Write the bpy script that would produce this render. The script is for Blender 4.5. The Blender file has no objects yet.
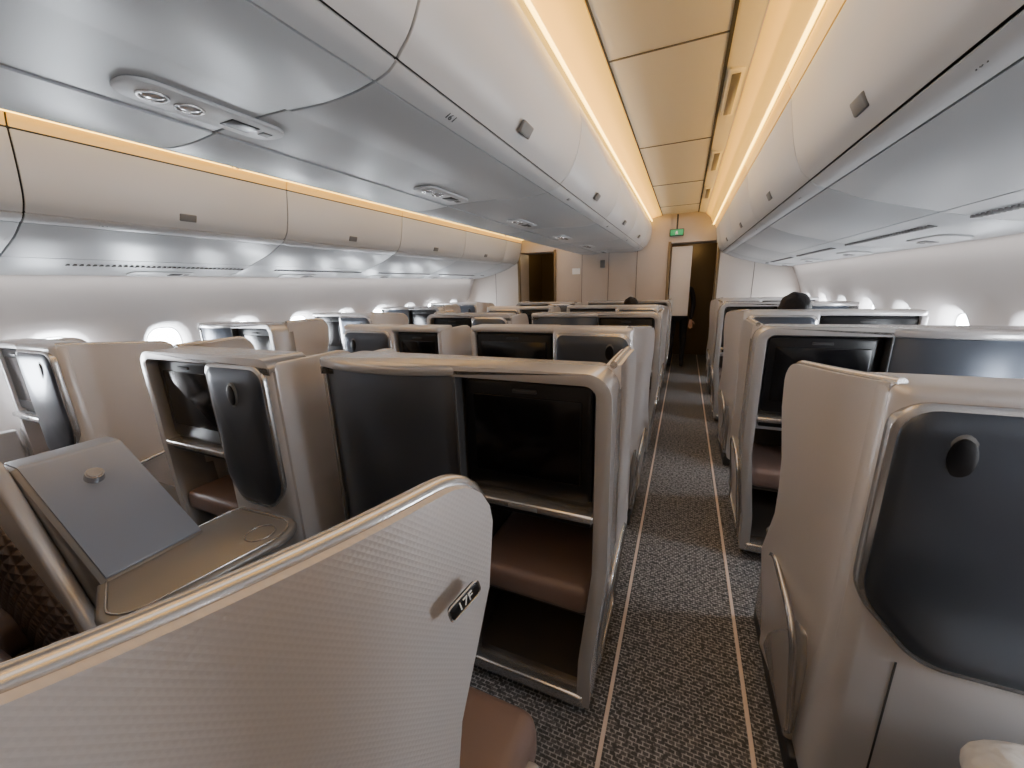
import bpy, bmesh, math, random
from mathutils import Matrix, Vector
random.seed(3)
R=math.radians
scene=bpy.context.scene
COL=scene.collection

# ---------------------------------------------------------------- materials
def mat(name,col,rough=.5,metal=0,bump=None,emit=None,estr=0,coat=0,var=0,spec=.5):
    m=bpy.data.materials.new(name); m.use_nodes=True
    nt=m.node_tree; b=nt.nodes['Principled BSDF']
    b.inputs['Base Color'].default_value=(*col,1)
    b.inputs['Roughness'].default_value=rough
    b.inputs['Metallic'].default_value=metal
    b.inputs['Coat Weight'].default_value=coat
    b.inputs['Specular IOR Level'].default_value=spec
    tc=nt.nodes.new('ShaderNodeTexCoord')
    if emit:
        b.inputs['Emission Color'].default_value=(*emit,1)
        b.inputs['Emission Strength'].default_value=estr
    if var:
        n=nt.nodes.new('ShaderNodeTexNoise'); n.inputs['Scale'].default_value=6; n.inputs['Detail'].default_value=4
        nt.links.new(tc.outputs['Object'],n.inputs['Vector'])
        mx=nt.nodes.new('ShaderNodeMix'); mx.data_type='RGBA'
        mx.inputs[6].default_value=(*[c*(1-var) for c in col],1)
        mx.inputs[7].default_value=(*[min(1,c*(1+var)) for c in col],1)
        nt.links.new(n.outputs['Fac'],mx.inputs[0]); nt.links.new(mx.outputs[2],b.inputs['Base Color'])
    if bump:
        kind,scale,st,dist=bump
        src=tc.outputs['Object']
        if kind=='noise':
            t=nt.nodes.new('ShaderNodeTexNoise'); t.inputs['Scale'].default_value=scale; t.inputs['Detail'].default_value=3; out=t.outputs['Fac']
        else:
            t=nt.nodes.new('ShaderNodeTexVoronoi'); t.voronoi_dimensions='2D'; t.inputs['Scale'].default_value=scale; t.inputs['Randomness'].default_value=0.0; out=t.outputs['Distance']
            sx=nt.nodes.new('ShaderNodeSeparateXYZ'); cx=nt.nodes.new('ShaderNodeCombineXYZ')
            nt.links.new(src,sx.inputs[0])
            a=nt.nodes.new('ShaderNodeMath'); a.operation='ADD'; s=nt.nodes.new('ShaderNodeMath'); s.operation='SUBTRACT'
            for q in (a,s):
                nt.links.new(sx.outputs['Y'],q.inputs[0]); nt.links.new(sx.outputs['Z'],q.inputs[1])
            nt.links.new(a.outputs[0],cx.inputs[0]); nt.links.new(s.outputs[0],cx.inputs[1]); src=cx.outputs[0]
        nt.links.new(src,t.inputs['Vector'])
        bp=nt.nodes.new('ShaderNodeBump'); bp.inputs['Strength'].default_value=st; bp.inputs['Distance'].default_value=dist
        nt.links.new(out,bp.inputs['Height']); nt.links.new(bp.outputs['Normal'],b.inputs['Normal'])
    return m
M={}
M['cream']=mat('silvery_shell',(.535,.515,.515),.31,.30,var=.03)
M['creamtex']=mat('silvery_textured_shell',(.585,.56,.56),.30,.30,bump=('vor',115,.18,.003))
M['frame']=mat('shell_frame',(.46,.445,.445),.26,.5)
M['slate']=mat('slate_panel',(.070,.080,.100),.30,.6,bump=('noise',500,.05,.001))
M['slateblue']=mat('slate_satin',(.25,.285,.36),.36,.3)
M['silver']=mat('satin_silver',(.52,.505,.50),.25,.85)
M['taupe']=mat('taupe_table',(.205,.195,.19),.32,.3)
M['black']=mat('black_bezel',(.004,.004,.005),.30,spec=.35)
M['screen']=mat('screen_glass',(.003,.003,.004),.15,spec=.4)
M['brown']=mat('brown_leather',(.155,.105,.09),.42,bump=('noise',160,.12,.002),var=.08)
M['darkbrown']=mat('footwell_lining',(.055,.046,.04),.35,.3)
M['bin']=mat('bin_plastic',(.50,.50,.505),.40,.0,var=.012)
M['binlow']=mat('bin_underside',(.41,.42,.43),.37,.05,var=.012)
M['seam']=mat('seam_dark',(.04,.038,.036),.7)
M['wall']=mat('sidewall',(.69,.655,.635),.5,var=.02)
M['ceil']=mat('ceiling_panel',(.84,.81,.71),.5)
M['front']=mat('bulkhead',(.52,.46,.415),.45,var=.03)
M['dark']=mat('dark_plastic',(.03,.03,.032),.5)
M['grey']=mat('latch_grey',(.13,.13,.13),.45)
M['vent']=mat('vent_grey',(.14,.135,.13),.6)
M['led']=mat('led_warm',(1,.8,.4),.5,emit=(1,.58,.08),estr=10)
M['coveglow']=mat('cove_glow_band',(.85,.60,.22),.5,emit=(1,.50,.035),estr=.85)  # amber LED wash on the cove slopes, put into colour and emission
M['bintop']=mat('bin_top_painted_glow',(.6,.45,.25),.5,emit=(1,.48,.04),estr=.5)  # cove light falling on the bin tops, painted as weak amber emission
M['pane']=mat('window_daylight',(1,1,1),.3,emit=(.86,.93,1),estr=54)
M['exit']=mat('exit_green',(.02,.3,.1),.4,emit=(.03,.40,.18),estr=.4)
M['white']=mat('label_white',(.85,.85,.85),.5)
M['skin']=mat('skin',(.55,.33,.24),.5)
M['hair']=mat('hair_black',(.012,.01,.01),.6,bump=('noise',90,.6,.01),spec=.2)
M['uniform']=mat('dark_uniform',(.02,.02,.03),.7)
M['shirt']=mat('pale_shirt',(.6,.56,.53),.8)
M['gold']=mat('warm_veneer',(.16,.115,.06),.35,.3)
M['track']=mat('seat_track_trim',(.58,.48,.43),.5)
M['lens']=mat('reading_lens',(.5,.5,.52),.15,.6)
M['linen']=mat('white_linen',(.7,.68,.65),.9,bump=('noise',12,.8,.03))
M['lips']=mat('lips',(.4,.15,.12),.5)

def carpet():
    m=bpy.data.materials.new('aisle_carpet'); m.use_nodes=True; nt=m.node_tree; b=nt.nodes['Principled BSDF']
    b.inputs['Roughness'].default_value=.95
    b.inputs['Specular IOR Level'].default_value=.15
    tc=nt.nodes.new('ShaderNodeTexCoord')
    def brick(sc,rot,off):
        mp=nt.nodes.new('ShaderNodeMapping'); mp.inputs['Rotation'].default_value=(0,0,rot); mp.inputs['Location'].default_value=off
        br=nt.nodes.new('ShaderNodeTexBrick'); br.inputs['Scale'].default_value=sc
        br.inputs['Color1'].default_value=(0,0,0,1); br.inputs['Color2'].default_value=(.25,.25,.25,1); br.inputs['Mortar'].default_value=(1,1,1,1)
        br.inputs['Mortar Size'].default_value=.06; br.inputs['Brick Width'].default_value=.6; br.inputs['Row Height'].default_value=.36
        br.inputs['Mortar Smooth'].default_value=.3
        nt.links.new(tc.outputs['Object'],mp.inputs['Vector']); nt.links.new(mp.outputs[0],br.inputs['Vector'])
        return br
    b1=brick(27,0,(0,0,0))
    n=nt.nodes.new('ShaderNodeTexNoise'); n.inputs['Scale'].default_value=60; n.inputs['Detail'].default_value=2
    nt.links.new(tc.outputs['Object'],n.inputs['Vector'])
    mm=nt.nodes.new('ShaderNodeMath'); mm.operation='MULTIPLY'
    nt.links.new(b1.outputs['Color'],mm.inputs[0])
    cr=nt.nodes.new('ShaderNodeValToRGB'); cr.color_ramp.elements[0].position=.36; cr.color_ramp.elements[1].position=.58
    nt.links.new(n.outputs['Fac'],cr.inputs[0]); nt.links.new(cr.outputs[0],mm.inputs[1])
    c2=nt.nodes.new('ShaderNodeValToRGB'); c2.color_ramp.elements[0].color=(.058,.059,.063,1); c2.color_ramp.elements[1].color=(.33,.33,.34,1)
    nt.links.new(mm.outputs[0],c2.inputs[0]); nt.links.new(c2.outputs[0],b.inputs['Base Color'])
    bp=nt.nodes.new('ShaderNodeBump'); bp.inputs['Strength'].default_value=.4; bp.inputs['Distance'].default_value=.003
    nt.links.new(mm.outputs[0],bp.inputs['Height']); nt.links.new(bp.outputs[0],b.inputs['Normal'])
    return m
M['carpet']=carpet()
def quilt():
    m=mat('quilted_leather',(.095,.068,.057),.45); nt=m.node_tree; b=nt.nodes['Principled BSDF']
    tc=nt.nodes.new('ShaderNodeTexCoord'); outs=[]
    for r in (R(50),R(-50)):
        mp=nt.nodes.new('ShaderNodeMapping'); mp.inputs['Rotation'].default_value=(0,r,0)
        w=nt.nodes.new('ShaderNodeTexWave'); w.inputs['Scale'].default_value=9; w.wave_profile='SIN'; w.bands_direction='X'
        nt.links.new(tc.outputs['Object'],mp.inputs[0]); nt.links.new(mp.outputs[0],w.inputs[0]); outs.append(w.outputs['Fac'])
    mm=nt.nodes.new('ShaderNodeMath'); mm.operation='MINIMUM'; nt.links.new(outs[0],mm.inputs[0]); nt.links.new(outs[1],mm.inputs[1])
    bp=nt.nodes.new('ShaderNodeBump'); bp.inputs['Strength'].default_value=.9; bp.inputs['Distance'].default_value=.015
    nt.links.new(mm.outputs[0],bp.inputs['Height']); nt.links.new(bp.outputs[0],b.inputs['Normal'])
    return m
M['quilt']=quilt()

# ---------------------------------------------------------------- mesh helpers
def finish(bm,name,material,ang=38):
    bmesh.ops.recalc_face_normals(bm,faces=bm.faces)
    me=bpy.data.meshes.new(name); bm.to_mesh(me); bm.free()
    me.polygons.foreach_set('use_smooth',[True]*len(me.polygons))
    me.set_sharp_from_angle(angle=R(ang))
    me.materials.append(M[material] if isinstance(material,str) else material)
    return me
def rpoly(pts,seg=6):
    out=[];n=len(pts)
    for i,p in enumerate(pts):
        r=p[2] if len(p)>2 else 0
        P=Vector(p[:2])
        if r<=0: out.append((P.x,P.y)); continue
        A=Vector(pts[i-1][:2]);B=Vector(pts[(i+1)%n][:2])
        d1=(A-P).normalized();d2=(B-P).normalized()
        ang=d1.angle(d2); t=r/math.tan(ang/2)
        c=P+(d1+d2).normalized()*(r/math.sin(ang/2))
        s=P+d1*t-c; e=P+d2*t-c
        a0=math.atan2(s.y,s.x);a1=math.atan2(e.y,e.x);d=a1-a0
        while d>math.pi:d-=2*math.pi
        while d<-math.pi:d+=2*math.pi
        for k in range(seg+1):
            a=a0+d*k/seg; out.append((c.x+r*math.cos(a),c.y+r*math.sin(a)))
    return out
def plate(name,pts,axis,lo,hi,material,bevel=0,bseg=2):
    bm=bmesh.new()
    def mk(p,v):
        return {'x':(v,p[0],p[1]),'y':(p[0],v,p[1]),'z':(p[0],p[1],v)}[axis]
    a=[bm.verts.new(mk(p,lo)) for p in pts]; b=[bm.verts.new(mk(p,hi)) for p in pts]
    f1=bm.faces.new(a); f2=bm.faces.new(b[::-1]); n=len(pts)
    for i in range(n): bm.faces.new((a[i],b[i],b[(i+1)%n],a[(i+1)%n]))
    bmesh.ops.recalc_face_normals(bm,faces=bm.faces)
    if bevel:
        es=set(f1.edges)|set(f2.edges)
        bmesh.ops.bevel(bm,geom=list(es),offset=bevel,segments=bseg,profile=.5,affect='EDGES',clamp_overlap=True)
    return finish(bm,name,material)
def addbox(bm,x0,x1,y0,y1,z0,z1):
    r=bmesh.ops.create_cube(bm,size=1)
    for v in r['verts']:
        v.co=Vector(((x0+x1)/2+v.co.x*(x1-x0),(y0+y1)/2+v.co.y*(y1-y0),(z0+z1)/2+v.co.z*(z1-z0)))
    return r['verts']
def rbox(name,x0,x1,y0,y1,z0,z1,material,r=.01,seg=3):
    bm=bmesh.new(); addbox(bm,x0,x1,y0,y1,z0,z1)
    if r: bmesh.ops.bevel(bm,geom=list(bm.edges),offset=r,segments=seg,profile=.5,affect='EDGES',clamp_overlap=True)
    return finish(bm,name,material)
def pillow(name,pts,y0,bulge,material,thick=.02):
    bm=bmesh.new(); n=len(pts); cx=sum(p[0] for p in pts)/n; cz=sum(p[1] for p in pts)/n
    rings=[]
    for s,yy in ((1,y0+thick),(1,y0),(.985,y0-.004),(.85,y0-.004-bulge*.35),(.6,y0-.004-bulge*.72),(.3,y0-.004-bulge*.95)):
        rings.append([bm.verts.new((cx+(p[0]-cx)*s,yy,cz+(p[1]-cz)*s)) for p in pts])
    for A,B in zip(rings,rings[1:]):
        for i in range(n): bm.faces.new((A[i],A[(i+1)%n],B[(i+1)%n],B[i]))
    c=bm.verts.new((cx,y0-.004-bulge,cz))
    for i in range(n): bm.faces.new((rings[-1][i],rings[-1][(i+1)%n],c))
    bm.faces.new(rings[0][::-1])
    return finish(bm,name,material,50)
def tube(name,pts,rad,material,closed=False,seg=8):
    bm=bmesh.new(); n=len(pts); P=[Vector(p) for p in pts]; rings=[]
    for i in range(n):
        if closed: t=P[(i+1)%n]-P[i-1]
        else: t=P[min(i+1,n-1)]-P[max(i-1,0)]
        t.normalize(); up=Vector((0,0,1)) if abs(t.z)<.9 else Vector((0,1,0))
        if i and abs(t.dot(prev))>.0: up=u0
        s=t.cross(up); 
        if s.length<1e-4: s=t.cross(Vector((1,0,0)))
        s.normalize(); u=s.cross(t); u0=u; prev=t
        rings.append([bm.verts.new(P[i]+rad*(math.cos(2*math.pi*k/seg)*s+math.sin(2*math.pi*k/seg)*u)) for k in range(seg)])
    for i in range(n if closed else n-1):
        A=rings[i];B=rings[(i+1)%n]
        for k in range(seg): bm.faces.new((A[k],A[(k+1)%seg],B[(k+1)%seg],B[k]))
    if not closed:
        bm.faces.new(rings[0]); bm.faces.new(rings[-1][::-1])
    return finish(bm,name,material,60)
def catmull(P,n):
    P=[Vector(p) for p in P]; out=[]
    Q=[P[0]*2-P[1]]+P+[P[-1]*2-P[-2]]
    for i in range(len(P)-1):
        for k in range(n):
            t=k/n; a,b,c,d=Q[i:i+4]
            out.append(.5*((2*b)+(c-a)*t+(2*a-5*b+4*c-d)*t*t+(3*b-a-3*c+d)*t**3))
    out.append(P[-1]); return out
def wing(name,path,H,material,th=.045,zb=.07,near=False,slope=0):
    C=catmull(path,6); L=[0]
    for a,b in zip(C,C[1:]): L.append(L[-1]+(b-a).length)
    T=L[-1]
    def at(s):
        for i in range(len(L)-1):
            if s<=L[i+1]+1e-9:
                t=(s-L[i])/(L[i+1]-L[i]); p=C[i].lerp(C[i+1],t); d=(C[i+1]-C[i]).normalized(); return p,Vector((-d.y,d.x))
    r=.08
    zs=[zb,.12,.2,.3,.4,.5,.6,.7,.8,.9,1.0,1.08]+[H-r+r*math.sin(R(a)) for a in (0,20,40,55,68,79,90)]
    def inset(z):
        t=max(0,min(1,(H-.1-z)/.35)); v=(.10 if near else .085)*t*t*(3-2*t)
        if not near and z<.72:
            t=min(1,(.72-z)/.3); v*=1-t*t*(3-2*t)*1.2
        if z>H-r: v+=r-math.sqrt(max(0,r*r-(z-(H-r))**2))
        return v
    bm=bmesh.new(); N=16; inner=[];outer=[];edge=[]
    for z in zs:
        sm=T-inset(z); ri=[];ro=[]
        tp=max(0,min(1,(.6-z)/.5)); tp=.045*tp*tp*(3-2*tp)
        for i in range(N+1):
            p,nn=at(min(sm*i/N,T))
            p=Vector((p.x+tp,p.y)); zz=z-slope*max(0,(z-.9)/.36)*(i/N)
            ro.append(bm.verts.new((p.x,p.y,zz))); q=p-nn*th; ri.append(bm.verts.new((q.x,q.y,zz)))
        inner.append(ri);outer.append(ro)
        q=(ro[-1].co+ri[-1].co)/2; edge.append(q.copy())
    for j in range(len(zs)-1):
        for i in range(N):
            bm.faces.new((outer[j][i],outer[j][i+1],outer[j+1][i+1],outer[j+1][i]))
            bm.faces.new((inner[j][i],inner[j+1][i],inner[j+1][i+1],inner[j][i+1]))
        for i in (0,N): bm.faces.new((outer[j][i],outer[j+1][i],inner[j+1][i],inner[j][i]))
    for j in (0,len(zs)-1):
        for i in range(N): bm.faces.new((outer[j][i],inner[j][i],inner[j][i+1],outer[j][i+1]))
    top=[(outer[-1][i].co+inner[-1][i].co)/2 for i in range(N,-1,-1)]
    pts=[e for e in edge if e.z>.1]+top[1:]
    me=finish(bm,name,material,40)
    return me,pts

def empty(name,loc=(0,0,0)):
    e=bpy.data.objects.new(name,None); e.empty_display_size=.1; e.location=loc; COL.objects.link(e); return e
def add(me,name,parent=None,loc=(0,0,0)):
    o=bpy.data.objects.new(name,me); o.location=loc; COL.objects.link(o)
    if parent: o.parent=parent
    return o
def text(name,s,size,parent,matrix,material='dark'):
    c=bpy.data.curves.new(name,'FONT'); c.body=s; c.size=size; c.extrude=.0008; c.align_x='CENTER'; c.align_y='CENTER'
    c.materials.append(M[material]); o=bpy.data.objects.new(name,c); COL.objects.link(o); o.parent=parent; o.matrix_local=matrix; return o

# ---------------------------------------------------------------- seat unit
H=1.26
CAP=.036
def screen_column(P,a0,a1,inboard,near=False):
    P.append(('screen_housing',rbox('screen_housing',a0,a1,.035,.15,.80,H-CAP,'black',.008)))
    P.append(('screen_bezel',plate('screen_bezel',rpoly([(a0+.012,.835,.02),(a1-.012,.835,.02),(a1-.012,H-CAP-.012,.02),(a0+.012,H-CAP-.012,.02)]),'y',.016,.04,'black',.006)))
    P.append(('screen_glass',plate('screen_glass',rpoly([(a0+.045,.895,.008),(a1-.045,.895,.008),(a1-.045,1.165,.008),(a0+.045,1.165,.008)]),'y',.0125,.02,'screen',.002)))
    P.append(('camera_notch',rbox('camera_notch',(a0+a1)/2-.04,(a0+a1)/2+.04,.008,.02,1.178,1.19,'dark',.003)))
    P.append(('table_edge',rbox('table_edge',a0-.002,a1+.002,-.026,.12,.790,.818,'silver',.009)))
    P.append(('table_latch',rbox('table_latch',(a0+a1)/2-.05,(a0+a1)/2+.05,-.030,-.022,.797,.811,'grey',.002)))
    P.append(('table_leaf',rbox('table_leaf',a0+.01,a1-.01,-.005,.14,.765,.790,'black',.006)))
    if not near:
        P.append(('footwell_side',rbox('footwell_side',a1-.012 if inboard is False else a0,a1 if inboard is False else a0+.012,.02,.66,.10,.765,'darkbrown',.003)))
        P.append(('footwell_back',plate('footwell_back',[(.40,.1),(.66,.45),(.66,.735),(.675,.735),(.675,.1)],'x',a0,a1,'darkbrown',.003)))
        P.append(('console_top',rbox('console_top',a0,a1,.14,.70,.70,.74,'cream',.012)))
    P.append(('ottoman',rbox('ottoman',a0+.012,a1-.012,-.008,.40,.425,.53,'brown',.03,4)))
    P.append(('ottoman_base',rbox('ottoman_base',a0+.012,a1-.012,.02,.40,.405,.433,'darkbrown',.006)))
    P.append(('foot_ramp',plate('foot_ramp',[(.02,.10),(.45,.10),(.45,.38)]+[(.45-.43*t,.38-.25*math.sin(t*math.pi/2)) for t in (.25,.5,.75,1)],'x',a0+.012,a1-.012,'darkbrown',.004)))
    P.append(('sill',rbox('sill',a0+.02,a1+.01,-.03,.05,.055,.105,'silver',.012)))
def oval_panel(P,a0,a1,flip=False):
    if not flip:
        o=lambda d:rpoly([(a0+d,H-.03-d,.06),(a1-d,H-.03-d,.04),(a1-d,.60+d,.05),(a0+.14,.60+d,.13),(a0+d,.76,.14)])
    else:
        o=lambda d:rpoly([(a0+d,H-.03-d,.04),(a1-d,H-.03-d,.06),(a1-d,.70,.10),(a1-.10,.60+d,.10),(a0+.08,.60+d,.08),(a0+d,.72,.08)])
    P.append(('panel_surround',pillow('panel_surround',o(0),-.028,.0,'silver')))
    P.append(('back_panel',pillow('back_panel',o(.014),-.032,.018,'slate')))
def unit(kind,W,variant=''):
    P=[]; c1=.50
    near=variant=='near'
    if kind=='A':
        frame=rpoly([(.045,.06,0),(.04,.25,.1),(0,.62,.2),(0,H,.075),(W,H,.05),(W,H-CAP,0),(.045,H-CAP,.035),(.045,.62,.2),(.085,.25,.1),(.09,.06,0)])
        P.append(('back_frame',plate('back_frame',frame,'y',-.022,.155,'frame',.012,3)))
        w,e=wing('aisle_wing',[(0.0,.12),(0.0,.3),(-.004,.5)],H,'creamtex'); P.append(('aisle_wing',w))
        P.append(('wing_trim',tube('wing_trim',e,.012,'silver')))
        screen_column(P,.047,c1,False)
        hw=(W-c1)/2;ac=(W+c1)/2
        if variant=='oval':
            P.append(('back_body',plate('back_body',rpoly([(c1+.005,.14,0),(c1+.005,-.02,.02),(W,-.02,.05),(W,.14,0)]),'z',.08,H-CAP,'cream',.01,3)))
            oval_panel(P,c1+.02,W-.03,True); ovalc=(ac,1.11,-.046)
        else:
            pl=[(c1+.008,.12)]+[(ac+hw*t,-.060*(1-abs(t)**2.2)+.003) for t in [-1+2*k/20 for k in range(21)]]+[(W-.004,.12)]
            pl=[pl[0]]+[(max(c1+.008,min(W-.004,p[0])),p[1]) for p in pl[1:-1]]+[pl[-1]]
            P.append(('back_panel',plate('back_panel',pl,'z',.14,H-CAP-.002,'slate',.004)))
            cp=[(c1+.004,.10)]+[(ac+(hw+.002)*t,-.058*(1-abs(t)**2.2)-.020) for t in [-1+2*k/20 for k in range(21)]]+[(W,.10)]
            P.append(('panel_cap',plate('panel_cap',cp,'z',H-CAP,H-.001,'frame',.011,3)))
            P.append(('panel_trim',rbox('panel_trim',c1,c1+.010,-.022,.12,.1,H-CAP,'dark',.004)))
            P.append(('panel_edge',rbox('panel_edge',W-.012,W+.004,-.015,.14,.1,H-CAP,'silver',.006)))
            P.append(('panel_base',rbox('panel_base',c1,W,-.03,.14,.06,.14,'silver',.02)))
            ovalc=None
        s0,s1=c1+.03,W-.05
    else:
        b0=.26 if near else .075
        body=rpoly([(b0,.14,0),(b0,-.02,.05),(c1+.04,-.02,.02),(c1+.04,.14,0)])
        P.append(('back_body',plate('back_body',body,'z',.08,H,'cream',.02,3)))
        path=[(.30,-.0),(.205,.13),(.125,.31),(.066,.515)] if near else [(.085,.0),(.04,.18),(.0,.48)]
        w,e=wing('aisle_wing',path,H,'creamtex',near=near,slope=0 if near else .04); P.append(('aisle_wing',w)); P.append(('wing_trim',tube('wing_trim',e,.012,'silver')))
        if not near:
            oval_panel(P,b0+.012,c1+.025)
            ovalc=(b0+.125,1.125,-.037)
        else: ovalc=None
        screen_column(P,c1+.042,W-.02,True,near)
        P.append(('top_cap',plate('top_cap',rpoly([(c1+.03,-.02,0),(W,-.02,.04),(W,.155,.02),(c1+.03,.155,0)]),'z',H-CAP,H,'cream',.014,3)))
        P.append(('seam_line',rbox('seam_line',b0+.12,b0+.124,-.0215,-.015,.1,.59,'seam',0)))
        s0,s1=.08,c1-.01
    if ovalc:
        cx,cz,yy=ovalc
        el=lambda k:[(cx+.024*k*math.cos(t*math.pi/12),cz+.044*k*math.sin(t*math.pi/12)) for t in range(24)]
        P.append(('reading_light_rim',pillow('reading_light_rim',el(1.15),yy-.002,.002,'grey',.02)))
        P.append(('reading_light',pillow('reading_light',el(.95),yy-.007,.003,'black',.01)))
    if not near:
        P.append(('inboard_side',plate('inboard_side',rpoly([(.0,.08,0),(.0,H-.02,.03),(.40,H-.02,.10),(.52,.80,.1),(.74,.72,.05),(.74,.08,0)]),'x',W-.03,W+.004,'cream',.008)))
        P.append(('armrest',rbox('armrest',s1-.02,s1+.05,.3,.72,.60,.66,'brown',.025,4)))
        lp=rpoly([(.10,.11,.04),(.08,.52,.10),(.42,.58,.10),(.46,.11,.06)])
        ap=0 if kind=='A' else .02
        P.append(('side_trim',tube('side_trim',[(ap+.045*max(0,min(1,(.6-p[1])/.45))-.004,p[0],p[1]) for p in lp],.010,'silver',True)))
    P.append(('aisle_side',rbox('aisle_side',.05,.09,.1,.66,.09,.50,'frame',.015)))
    P.append(('plinth',rbox('plinth',.06,W-.02,.06,.70,.0,.085,'dark',.01)))
    P.append(('seat_cushion',rbox('seat_cushion',s0,s1,.22,.74,.40,.54,'brown',.045,4)))
    P.append(('seat_pan',rbox('seat_pan',s0+.01,s1-.01,.18,.70,.09,.41,'darkbrown',.02)))
    P.append(('seat_backrest',plate('seat_backrest',rpoly([(.145,.42,.03),(.145,1.12,.04),(.235,1.13,.05),(.33,.5,.04)]),'x',s0+(.10 if near else .03),s1,'brown',.03,3)))
    P.append(('headrest',rbox('headrest',s0+.1,s1-.07,.20,.29,.98,1.15,'brown',.035,4)))
    return P
CACHE={}
def mirrored(P):
    out=[]
    for n,me in P:
        m2=me.copy(); m2.transform(Matrix.Scale(-1,4,(1,0,0))); m2.flip_normals(); out.append((n,m2))
    return out
def seat(kind,W,m,variant,x,y,wallx=None):
    k=(kind,W,variant)
    if k not in CACHE:
        P=unit(kind,W,variant); CACHE[k]=(P,mirrored(P))
    e=empty('business_class_seat',(x,y,0))
    if wallx: e.scale=(1,1,1.012)
    for n,me in CACHE[k][0 if m>0 else 1]: add(me,n,e)
    if wallx:
        k2='ledge%d'%m
        if k2 not in CACHE: 
            x0,x1=(W+.006,wallx-abs(x)) 
            if m<0:x0,x1=-x1,-x0
            CACHE[k2]=rbox('window_ledge',x0,x1,.0,1.12,.0,.70,'cream',.015)
        add(CACHE[k2],'window_ledge',e)
    return e
Y0=1.05; PITCH=1.14; NR=5
seats={}
for n in range(-3,NR):
    y=Y0+PITCH*n
    ev=(n%2==0)
    ck='A' if ev else 'B'; wk='B' if ev else 'A'
    seats['F',n]=seat(ck,1.10,-1,'near' if n==-1 else '',1.04,y)
    seats['D',n]=seat(ck,.92,1,'oval' if ck=='A' else ('near' if n==-1 else ''),-1.15,y-.09)
    seats['K',n]=seat(wk,1.10,1,'',1.53,y,2.725)
    seats['G',n]=seat(wk,.96,-1,'',-1.70,y-.18,2.725)
e=seats['F',-1]
lm=Matrix.Translation((-.0685,.432,1.118))@Matrix.Rotation(R(-17),4,'Z')@Matrix.Rotation(R(14),4,'X')@Matrix.Scale(.68,4)
lab=add(plate('seat_label_plate',rpoly([(-.036,-.015,.009),(.036,-.015,.009),(.036,.015,.009),(-.036,.015,.009)]),'x',-.0045,.0045,'black',.002),'seat_label_plate',e); lab.matrix_local=lm
rimm=add(tube('seat_label_rim',[(.003,p[0],p[1]) for p in rpoly([(-.038,-.017,.010),(.038,-.017,.010),(.038,.017,.010),(-.038,.017,.010)])],.002,'silver',True,6),'seat_label_rim',e); rimm.matrix_local=lm
text('seat_label_text','17F',.026,e,lm@Matrix.Translation((.0052,0,0))@Matrix.Rotation(R(90),4,'Z')@Matrix.Rotation(R(90),4,'X'),'white')

# ---- middle console with slanted panel and tray (between near centre seats)
con=empty('seat_console_with_tray',(0,0,0))
arch=rpoly([(-1.05,.30,0),(-1.05,1.07,.06),(-.54,1.07,.07),(-.20,.62,.12),(-.16,.30,.0)])
add(plate('divider_shell',arch,'y',.30,.338,'cream',.014,3),'divider_shell',con)
qp=rpoly([(-1.02,.34,0),(-1.02,.90,.05),(-.62,.88,.12),(-.275,.66,.10),(-.225,.34,0)])
add(pillow('quilted_pad',qp,.298,.03,'quilt'),'quilted_pad',con)
ramp=rpoly([(-.64,.12,0),(-.64,1.03,.02),(-.535,1.03,.04),(-.16,.765,.02),(-.14,.12,0)])
add(plate('console_body',ramp,'y',.339,.59,'taupe',.012),'console_body',con)
rp=rpoly([(-.635,1.035,.01),(-.535,1.035,.04),(-.165,.775,.005),(-.18,.762,.0),(-.545,1.02,.03),(-.635,1.022,0)])
add(plate('slanted_panel',rp,'y',.355,.585,'slateblue',.003),'slanted_panel',con)
nn=Vector((.265,0,.375)).normalized()
kp=Vector((-.43,.47,.975))
bm=bmesh.new(); bmesh.ops.create_cone(bm,cap_ends=True,segments=24,radius1=.024,radius2=.021,depth=.030)
bmesh.ops.bevel(bm,geom=[ed for ed in bm.edges if abs(ed.verts[0].co.z-ed.verts[1].co.z)<1e-5],offset=.004,segments=2,affect='EDGES')
kn=add(finish(bm,'knob','silver'),'knob',con); kn.matrix_local=Matrix.Translation(kp)@nn.to_track_quat('Z','Y').to_matrix().to_4x4()
tr=rpoly([(-.24,.36,.03),(.04,.25,.07),(.13,.76,.09),(-.22,.74,.04)])
add(plate('tray_table',tr,'z',.735,.765,'taupe',.012,3),'tray_table',con)
sc=[((p[0]+.06)*.9-.06,(p[1]-.52)*.9+.52,.7665) for p in tr]
add(tube('tray_lip',sc,.003,'silver',True,6),'tray_lip',con)
add(tube('cup_recess',[(.02+.042*math.cos(t*math.pi/12),.65+.042*math.sin(t*math.pi/12),.766) for t in range(24)],.0028,'silver',True,6),'cup_recess',con)
add(rbox('tray_support',-.16,-.02,.38,.62,.0,.74,'darkbrown',.02),'tray_support',con)

bm=bmesh.new(); bmesh.ops.create_uvsphere(bm,u_segments=32,v_segments=16,radius=1)
for v in bm.verts:
    x,y,z=v.co; f=lambda t:math.copysign(abs(t)**.55,t)
    v.co=Vector((f(x)*.2,f(y)*.15,z*.07*(1-.3*abs(x*y))))
pi=add(finish(bm,'pillow','linen',80),'pillow'); pi.location=(2.00,.835,.495)

# ---------------------------------------------------------------- cabin shell
YB=-3.6; YF=6.8; YE=8.9
bm=bmesh.new(); addbox(bm,-2.85,2.85,YB,YE,-.06,0); add(finish(bm,'floor','carpet'),'floor')
i=1
for x in (1.05,1.508,-1.07,-1.60):
    add(rbox('trim_%d'%i,x-.007,x+.007,YB,YE-.1,.0,.004,'track',.0015,1),'trim_%d'%i); i+=1

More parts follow.
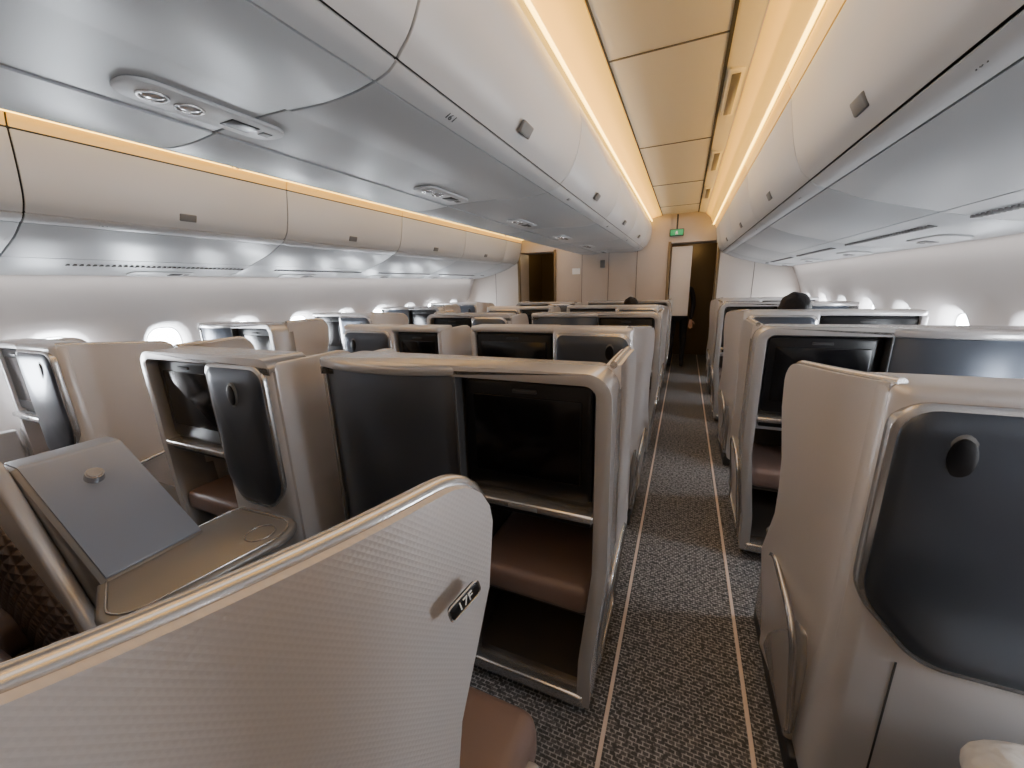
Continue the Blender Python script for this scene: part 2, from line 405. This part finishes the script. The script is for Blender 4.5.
def wx(z):
    if z<.9: return 2.76-.10*((.9-z)/.9)**2
    return 2.76-.22*((z-.9)/.8)**2
WZ=1.07; WP=.635
def wall(sgn,name,WOFF):
    bm=bmesh.new()
    def V(y,z,off=0): return bm.verts.new((sgn*(wx(z)+off),y,z))
    z0,z1=.74,1.40
    def strip(za,zb,n=5,y0=YB-.3,y1=YF+.3):
        zs=[za+(zb-za)*k/n for k in range(n+1)]
        for a,b in zip(zs,zs[1:]):
            bm.faces.new((V(y0,a),V(y1,a),V(y1,b),V(y0,b)))
    strip(0,z0); strip(z1,1.74)
    N=48; wins=[]
    y=WOFF
    ca=math.atan2(.33,WP/2)
    angs=[2*math.pi*(t+.5)/N for t in range(N)]
    for c in (ca,math.pi-ca,math.pi+ca,2*math.pi-ca):
        k=min(range(N),key=lambda q:abs(angs[q]-c)); angs[k]=c
    while y+WP<=YF+.4:
        yc=y+WP/2; rings=[]
        for ring in range(5):
            vs=[]
            for a in angs:
                c,s=math.cos(a),math.sin(a)
                if ring==0:
                    k0=min((WP/2)/max(abs(c),1e-6),(.33)/max(abs(s),1e-6)); yy=yc+c*k0; zz=WZ+s*k0; off=0
                else:
                    rw,rh,off=((.185,.245,0),(.165,.225,.012),(.138,.20,.05),(.125,.185,.075))[ring-1]
                    e=.72
                    yy=yc+rw*math.copysign(abs(c)**e,c); zz=WZ+rh*math.copysign(abs(s)**e,s)
                vs.append(V(yy,zz,off))
            rings.append(vs)
        for A,B in zip(rings,rings[1:]):
            for t in range(N): bm.faces.new((A[t],A[(t+1)%N],B[(t+1)%N],B[t]))
        wins.append((yc,[v.co.copy() for v in rings[-1]]))
        y+=WP
    strip(z0,z1,6,YB-.3,WOFF); strip(z0,z1,6,y,YF+.3)
    bmesh.ops.remove_doubles(bm,verts=bm.verts,dist=.0008)
    me=finish(bm,name,'wall',50); add(me,name)
    return wins
wn=1
for s,nm,wo in ((-1,'wall_left',-3.60),(1,'wall_right',-3.36)):
    for yc,ring in wall(s,nm,wo):
        e=empty('window_%d'%wn,(s*2.8,yc,WZ)); wn+=1
        bm=bmesh.new(); c=Vector((s*2.8,yc,WZ))
        bm.faces.new([bm.verts.new(p-c+Vector((s*.002,0,0))) for p in ring])
        add(finish(bm,'pane','pane'),'pane',e)
        add(tube('gasket',[p-c for p in ring],.006,'white',True,6),'gasket',e)
bm=bmesh.new(); zT=2.5
for a,b in ((-2.85,-1.62),(-.93,.93),(1.62,2.85)): addbox(bm,a,b,YF,YF+.5,0,zT)
for a,b in ((-1.62,-.93),(.93,1.62)): addbox(bm,a,b,YF+.02,YF+.5,2.08,zT)
add(finish(bm,'wall_front','front'),'wall_front')
bm=bmesh.new(); addbox(bm,-2.85,2.85,YE-.05,YE,0,zT); 
for s in (-1,1): addbox(bm,s*1.95-.05,s*1.95+.05,YF+.5,YE,0,zT)
for a in (-.6,.6): addbox(bm,a-.05,a+.05,YF+.5,YE,0,zT)
add(finish(bm,'wall_galley','gold'),'wall_galley')
bm=bmesh.new(); addbox(bm,-2.85,2.85,YF+.4,YE,2.3,2.36); add(finish(bm,'ceiling_galley','gold'),'ceiling_galley')
bm=bmesh.new(); addbox(bm,-2.85,2.85,YB-.1,YB,0,zT); add(finish(bm,'wall_back','front'),'wall_back')
i=5
for s in (-1,1):
    for x in (.93,1.62):
        add(rbox('trim_%d'%i,s*x-.02,s*x+.02,YF-.02,YF+.04,0,2.1,'gold',.005),'trim_%d'%i); i+=1
for x in (-.45,0,.45,2.1,-2.1):
    add(rbox('trim_%d'%i,x-.003,x+.003,YF-.003,YF+.01,0,2.3,'seam',0),'trim_%d'%i); i+=1
add(rbox('literature_placard',-.07,.07,-.006,0,-.05,.05,'white',.003),'wall_placard',None,(-.55,YF-.001,1.72))
add(rbox('wall_telephone',-.04,.04,-.012,0,-.06,.06,'grey',.005),'wall_telephone',None,(-.1,YF-.001,1.82))
add(rbox('cabinet',.96,1.26,YF+.12,YF+.16,.95,2.03,'wall',.01),'cabinet_door')
ex=empty('exit_sign',(1.02,YF-.06,2.22))
add(rbox('sign_case',-.10,.10,-.02,.04,-.05,.05,'dark',.006),'sign_case',ex)
add(rbox('sign_face',-.09,.09,-.024,-.018,-.04,.04,'exit',.004),'sign_face',ex)
add(plate('sign_figure',[(-.02,-.03),(-.005,-.03),(.0,-.01),(.01,-.03),(.022,-.03),(.01,.005),(.012,.02),(-.012,.02),(-.016,0)],'y',-.027,-.023,'white'),'sign_figure',ex)
add(rbox('sign_bracket',-.012,.012,-.005,.015,.05,.26,'dark',.002),'sign_bracket',ex)

# ceilings over aisles, with the LED glow painted as emissive amber bands along both edges
def extr(name,pts,y0,y1,material,bevel=0): return plate(name,pts,'y',y0,y1,material,bevel)
ce=bmesh.new()
CP=[(.56,2.37),(.60,2.43),(.665,2.47),(.80,2.50),(1.29,2.50),(1.40,2.475),(1.475,2.40),(1.515,2.30)]
for s in (-1,1):
    pts=[(s*a,b) for a,b in CP+[(1.60,2.30),(1.60,2.56),(.56,2.56)]]; A=[ce.verts.new((p[0],YB,p[1])) for p in pts]; B=[ce.verts.new((p[0],YF+.02,p[1])) for p in pts]
    for k in range(len(pts)): ce.faces.new((A[k],B[k],B[(k+1)%len(pts)],A[(k+1)%len(pts)]))
    ce.faces.new(A);ce.faces.new(B[::-1])
add(finish(ce,'ceiling','ceil',20),'ceiling')
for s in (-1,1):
    cv=empty('cove_glow_band',(0,0,0))
    for nm,pr in (('inboard_glow',[(.64,2.455),(.665,2.463),(.79,2.492),(.79,2.497),(.665,2.468),(.64,2.46)]),
                  ('outboard_glow',[(1.405,2.466),(1.47,2.398),(1.508,2.31),(1.513,2.31),(1.475,2.40),(1.408,2.47)])):
        add(extr(nm,[(s*a,b) for a,b in pr],YB+.03,YF-.01,'coveglow'),nm,cv)
for s in (-1,1):
    for x,w in ((.797,.003),(1.30,.008)):
        add(rbox('trim_%d'%i,s*x-w,s*x+w,YB,YF,2.492,2.501,'seam',0),'trim_%d'%i); i+=1
    y=-3.2
    while y<YF:
        add(rbox('trim_%d'%i,min(s*.8,s*1.3),max(s*.8,s*1.3),y-.003,y+.003,2.495,2.501,'grey',0),'trim_%d'%i); i+=1
        y+=1.33
    y=-2.6
    while y<YF-.5:
        f=empty('aisle_ceiling_fixture',(s*1.355,y,2.480))
        add(rbox('fixture_frame',-.035,.035,-.3,.3,-.006,.012,'ceil',.008),'fixture_frame',f)
        add(rbox('fixture_grille',-.02,.02,-.26,.26,-.010,-.004,'taupe',.002),'fixture_grille',f)
        y+=1.33
for s in (-1,1):
    for x,z in ((.650,2.42),(1.512,2.298)):
        st=empty('cove_light_strip',(s*x,0,z))
        add(rbox('led_strip',-.007,.007,YB+.05,YF-.02,-.006,.006,'led',.002,1),'led_strip',st)

# ---------------------------------------------------------------- overhead bins
SEAMS=[-3.07,-1.76,-.44,.87,2.19,3.50,4.82,6.13,6.78]
def shell(outer,th):
    P=[Vector(p) for p in outer]; inn=[]
    for k,p in enumerate(P):
        t=(P[min(k+1,len(P)-1)]-P[max(k-1,0)]).normalized(); n=Vector((-t.y,t.x)); inn.append(p+n*th)
    return [tuple(p) for p in P]+[tuple(p) for p in reversed(inn)]
def c2(P,n=5): return [tuple(p) for p in catmull([(a,b) for a,b in P],n)]
DOORC=c2([(.545,2.025),(.595,2.075),(.635,2.16),(.655,2.26),(.65,2.34),(.628,2.40)])
RAILC=c2([(.475,1.993),(.50,1.999),(.52,2.006),(.541,2.020)],3)
LOWC=c2([(.17,1.985),(.30,1.978),(.40,1.982),(.469,1.992)],3)
MIDC=[(-.165,1.99),(0,1.992),(.165,1.99)]
BODYC=[(.0,2.01),(.46,2.005),(.53,2.03),(.58,2.08),(.62,2.16),(.638,2.26),(.632,2.34),(.60,2.40),(.60,2.54),(0,2.54)]
def seg(parent,name,prof,mt,th,g=.0035,s=1,bev=.004):
    pr=shell(prof,th); pr=[(s*a,b) for a,b in pr]
    for a,b in zip(SEAMS,SEAMS[1:]):
        add(extr(name,pr,a+g,b-g,mt,bev),name,parent)
def latch(parent,x,z,ang,s):
    me=rbox('latch',-.045,.045,-.008,.008,-.022,.022,'grey',.006)
    for a,b in zip(SEAMS,SEAMS[1:-1]):
        o=add(me,'latch',parent,(s*x,(a+b)/2,z)); o.rotation_euler=(R(ang),0,R(90)*s)
cb=empty('overhead_bins')
for s in (-1,1):
    add(extr('carcass',[(s*a,b) for a,b in BODYC],YB+.02,YF-.01,'seam'),'carcass',cb)
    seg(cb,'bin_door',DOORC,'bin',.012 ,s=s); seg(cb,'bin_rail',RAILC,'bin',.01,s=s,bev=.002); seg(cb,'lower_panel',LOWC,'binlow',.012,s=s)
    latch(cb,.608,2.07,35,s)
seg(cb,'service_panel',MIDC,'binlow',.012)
def psu(parent,x,y,z,tilt,s,lamps=True):
    e=bpy.data.objects.new('service_unit',None); COL.objects.link(e); e.parent=parent; e.location=(x,y,z); e.rotation_euler=(0,R(tilt),0); e.empty_display_size=.05
    o=rpoly([(-.065,-.20,.055),(.065,-.20,.055),(.065,.20,.055),(-.065,.20,.055)])
    add(plate('unit_plate',o,'z',-.008,.004,'bin',.005),'unit_plate',e)
    if lamps:
      for yy in (-.13,-.05):
        add(tube('lamp_ring',[(.0+.030*math.cos(t*math.pi/10),yy+.030*math.sin(t*math.pi/10),-.009) for t in range(20)],.004,'silver',True,6),'lamp_ring',e)
        bm=bmesh.new(); bmesh.ops.create_uvsphere(bm,u_segments=16,v_segments=8,radius=.026)
        for v in bm.verts: v.co.z*=.3
        add(finish(bm,'lamp_lens','lens',80),'lamp_lens',e,(0,yy,-.007))
    add(rbox('display',-.03,.03,.04,.12,-.0105,-.006,'black',.002),'display',e)
    add(rbox('call_button',-.015,.015,.14,.17,-.0105,-.006,'grey',.003),'call_button',e)
for n in range(-3,6): psu(cb,-.03,.78+PITCH*n,1.988,0,1)
DOORS=c2([(1.655,1.905),(1.615,1.955),(1.585,2.04),(1.565,2.14),(1.55,2.235)])
TOPS=c2([(1.549,2.243),(1.541,2.27),(1.528,2.298)],4)
RAILS=c2([(1.72,1.868),(1.69,1.878),(1.66,1.898)],3)
LOWS=c2([(2.10,1.735),(1.98,1.77),(1.85,1.81),(1.725,1.865)],4)
INS=c2([(2.60,1.66),(2.45,1.665),(2.28,1.69),(2.105,1.733)],4)
BODYS=[(2.64,1.68),(2.45,1.685),(2.28,1.71),(2.1,1.755),(1.86,1.83),(1.73,1.885),(1.675,1.915),(1.635,1.96),(1.605,2.04),(1.585,2.14),(1.57,2.24),(1.558,2.29),(1.56,2.54),(2.8,2.54),(2.8,1.68)]
for s in (-1,1):
    sb=empty('overhead_bins')
    add(extr('carcass',[(s*a,b) for a,b in BODYS],YB+.02,YF-.01,'seam'),'carcass',sb)
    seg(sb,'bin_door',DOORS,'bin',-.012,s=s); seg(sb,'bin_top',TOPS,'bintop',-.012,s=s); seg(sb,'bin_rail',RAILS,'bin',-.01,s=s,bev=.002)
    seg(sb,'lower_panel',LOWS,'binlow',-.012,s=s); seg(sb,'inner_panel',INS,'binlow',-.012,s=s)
    latch(sb,1.612,1.965,-25,s)
    bm=bmesh.new(); y=YB+.3
    while y<YF-.3:
        if (y-.87)%1.315>.25: addbox(bm,s*2.20-.016,s*2.20+.016,y,y+.011,1.701,1.712)
        y+=.030
    add(finish(bm,'air_vent','vent'),'air_vent',sb)
    for n in range(-3,6): psu(sb,s*2.38,.55+PITCH*n,1.672,s*11,s,False)
    for a in SEAMS[1:-1]:
        mx=Matrix(((0,0,-s,s*1.686),(-s,0,0,a+.28),(0,1,0,1.886),(0,0,0,1)))
        text('row_label','16 I',.028,sb,mx)
for s in (-1,1):
    for a in SEAMS[1:-1]:
        n_=Vector((s*.45,0,-.9)).normalized(); xx=Vector((0,s,0)); yy_=n_.cross(xx)
        mx=Matrix((xx,yy_,n_)).transposed().to_4x4(); mx.translation=Vector((s*.511,a+.28,2.0015))
        text('row_label','16 I',.030,cb,mx)

m=mat('led_pink',(1,.5,.4),.5,emit=(1,.30,.2),estr=2.0); M['pink']=m
for s in (-1,1):
    st=empty('sidewall_light_strip',(s*2.595,0,1.655))
    add(rbox('pink_strip',-.006,.006,YB+.05,YF-.05,-.004,.004,'pink',.001,1),'pink_strip',st)

# ---------------------------------------------------------------- people
def head(parent,loc,yaw=0,hair_scale=1.0):
    e=bpy.data.objects.new('head_group',None); COL.objects.link(e); e.parent=parent; e.location=loc; e.rotation_euler=(0,0,yaw)
    bm=bmesh.new(); bmesh.ops.create_uvsphere(bm,u_segments=32,v_segments=24,radius=1)
    for v in bm.verts:
        x,y,z=v.co
        w=.076*(1-.22*max(0,-z)); v.co=Vector((x*w,y*.096*(1-.12*max(0,-z)),z*.118))
        if y>.8 and abs(x)<.22 and -.35<z<.1: v.co.y+=.022*(1-abs(x)/.22)*(1-abs(z+.15)/.3 if abs(z+.15)<.3 else 0)
        if y>.75 and .0<z<.25 and .2<abs(x)<.5: v.co.y-=.006
    add(finish(bm,'head','skin',80),'head',e)
    for sx in (-1,1):
        bm=bmesh.new(); bmesh.ops.create_uvsphere(bm,u_segments=12,v_segments=8,radius=.012); add(finish(bm,'eye','dark',80),'eye',e,(sx*.03,.081,.012))
        bm=bmesh.new(); bmesh.ops.create_uvsphere(bm,u_segments=12,v_segments=8,radius=1)
        for v in bm.verts: v.co=Vector((v.co.x*.012,v.co.y*.02,v.co.z*.032))
        add(finish(bm,'ear','skin',80),'ear',e,(sx*.077,-.005,-.005))
    add(rbox('mouth',-.022,.022,.080,.087,-.058,-.050,'lips',.003),'mouth',e)
    bm=bmesh.new(); bmesh.ops.create_uvsphere(bm,u_segments=32,v_segments=24,radius=1)
    for v in bm.verts:
        x,y,z=v.co; cut= y>.35 and z<.42
        k=.86 if cut else 1
        if z<-.45: k=.8
        wv=1+.03*math.sin(9*x+3*z)+.02*math.sin(13*y+5*x)
        v.co=Vector((x*.092*k*hair_scale*wv,(y*.110-.008)*k*hair_scale,(z*.122*wv+.012)*(k if z<0 else 1)))
    add(finish(bm,'hair','hair',80),'hair',e)
def body(parent,name,verts,edges,rad,material):
    me=bpy.data.meshes.new(name); me.from_pydata(verts,edges,[]); me.materials.append(M[material])
    o=bpy.data.objects.new(name,me); COL.objects.link(o); o.parent=parent
    sk=o.modifiers.new('Skin','SKIN'); sk.use_smooth_shade=True
    for k,r in enumerate(rad): me.skin_vertices[0].data[k].radius=(r,r*.85) if not isinstance(r,tuple) else r
    me.skin_vertices[0].data[0].use_root=True
    ss=o.modifiers.new('Sub','SUBSURF'); ss.levels=2; ss.render_levels=2
    return o
def hand(parent,wrist,dirv,side):
    d=Vector(dirv).normalized(); s=Vector(side).normalized(); up=d.cross(s).normalized(); w=Vector(wrist)
    V=[w,w+d*.05,w+d*.085];E=[(0,1),(1,2)];Rr=[(.026,.018),(.036,.016),(.036,.014)]
    body(parent,'palm',[tuple(v) for v in V],E,Rr,'skin')
    for k,l in enumerate((.06,.072,.068,.052)):
        b=w+d*.085+s*(-.027+.018*k)
        body(parent,'finger_%d'%(k+1),[tuple(b-d*.015),tuple(b+d*l*.5-up*.004),tuple(b+d*l*.85-up*.018),tuple(b+d*l-up*.035)],[(0,1),(1,2),(2,3)],[.009,.0085,.008,.007],'skin')
    b=w+d*.03-s*.03
    body(parent,'thumb',[tuple(b),tuple(b-s*.025+d*.025),tuple(b-s*.03+d*.055)],[(0,1),(1,2)],[.012,.010,.008],'skin')
def seated(x,y,z0=.60,clothes='shirt',elbow_out=.0,hs=1.0):
    p=empty('seated_passenger',(x,y,0))
    V=[(0,0,z0),(0,-.02,z0+.18),(0,-.04,z0+.38),(0,-.03,z0+.50),(0,-.01,z0+.58),
       (-.17,-.03,z0+.46),(-.23-elbow_out,.02,z0+.20),(-.20,.24,z0+.14),
       (.17,-.03,z0+.46),(.22,.02,z0+.20),(.16,.24,z0+.14)]
    E=[(0,1),(1,2),(2,3),(3,4),(2,5),(5,6),(6,7),(2,8),(8,9),(9,10)]
    body(p,'torso_and_arms',V,E,[(.16,.12),(.14,.11),(.16,.10),(.075,.065),(.05,.05),.068,.05,.036,.068,.05,.036],clothes)
    V=[(0,0,z0),(-.10,.05,z0-.01),(-.12,.42,z0-.0),(-.12,.46,.16),(-.12,.56,.08),(.10,.05,z0-.01),(.12,.42,z0),(.12,.46,.16),(.12,.56,.08)]
    E=[(0,1),(1,2),(2,3),(3,4),(0,5),(5,6),(6,7),(7,8)]
    body(p,'legs',V,E,[.12,.09,.07,.045,.045,.09,.07,.045,.045],'uniform')
    hand(p,(-.20,.24,z0+.14),(.1,1,-.1),(1,0,0)); hand(p,(.16,.24,z0+.14),(-.1,1,-.1),(-1,0,0))
    head(p,(0,.0,z0+.70),0,hs); return p
seated(2.00,3.74,.555,'shirt',.10,1.15)
seated(.60,5.00,.50,'shirt')
p=empty('flight_attendant',(1.12,YF+.62,0))
V=[(0,0,.95),(0,0,1.12),(0,0,1.32),(0,0,1.43),(0,0,1.50),(-.18,0,1.38),(-.23,.0,1.10),(-.20,-.08,.86),(.18,0,1.38),(.23,0,1.10),(.20,-.08,.86)]
E=[(0,1),(1,2),(2,3),(3,4),(2,5),(5,6),(6,7),(2,8),(8,9),(9,10)]
body(p,'jacket',V,E,[(.15,.11),(.13,.10),(.15,.10),(.06,.05),(.05,.05),.06,.045,.034,.06,.045,.034],'uniform')
V=[(0,0,.95),(-.09,0,.88),(-.10,-.01,.48),(-.10,.02,.10),(-.10,-.10,.05),(.09,0,.88),(.10,-.01,.48),(.10,.02,.10),(.10,-.10,.05)]
E=[(0,1),(1,2),(2,3),(3,4),(0,5),(5,6),(6,7),(7,8)]
body(p,'trousers',V,E,[.12,.095,.065,.045,.04,.095,.065,.045,.04],'uniform')
hand(p,(-.20,-.08,.86),(0,-.15,-1),(1,0,0)); hand(p,(.20,-.08,.86),(0,-.15,-1),(-1,0,0))
head(p,(0,0,1.60),R(180))

# ---------------------------------------------------------------- lights
def area(name,loc,rot,sx,sy,power,col):
    l=bpy.data.lights.new(name,'AREA'); l.shape='RECTANGLE'; l.size=sx; l.size_y=sy; l.energy=power; l.color=col
    o=bpy.data.objects.new(name,l); o.location=loc; o.rotation_euler=rot; COL.objects.link(o); return o
for s in (-1,1):
    area('cove_glow',(s*.70,1.6,2.42),(R(180),R(-35)*s*-1,0),.03,10.2,5,(1,.52,.10))
    area('cove_glow',(s*1.44,1.6,2.38),(R(180),R(35)*s*-1,0),.03,10.2,5,(1,.52,.10))
    area('aisle_fill',(s*1.07,1.6,2.488),(0,0,0),.3,10,17,(.88,.94,1))  # unseen neutral fill added below the ceiling to brighten the cabin
    area('sidewall_wash',(s*2.50,1.6,1.645),(0,R(-20)*s,0),.04,10.2,10,(1,.95,.93))
l=bpy.data.lights.new('galley_lamp','POINT'); l.energy=4; l.color=(1,.68,.3); l.shadow_soft_size=.1
for s in (-1,1):
    o=bpy.data.objects.new('galley_lamp',l); o.location=(s*1.3,YF+1.2,2.15); COL.objects.link(o)
w=bpy.data.worlds.new('World'); scene.world=w; w.use_nodes=True
w.node_tree.nodes['Background'].inputs[0].default_value=(.6,.75,1,1); w.node_tree.nodes['Background'].inputs[1].default_value=1.0

# ---------------------------------------------------------------- camera
F=385.0; vp=(686,281); roll=R(1.8)
Yc=Vector((vp[0]-512,384-vp[1],-F)).normalized()
dh=Vector((math.cos(roll),math.sin(roll),0))
Zc=dh.cross(Yc); 
if Zc.y<0: Zc=-Zc
Zc.normalize(); Xc=Yc.cross(Zc)
cam=bpy.data.cameras.new('camera'); cam.sensor_width=36; cam.lens=F/1024*36; cam.clip_start=.02
co=bpy.data.objects.new('camera',cam); COL.objects.link(co)
co.matrix_world=Matrix.Translation((1.2,0,1.5))@Matrix((Xc,Yc,Zc)).to_4x4()
scene.camera=co
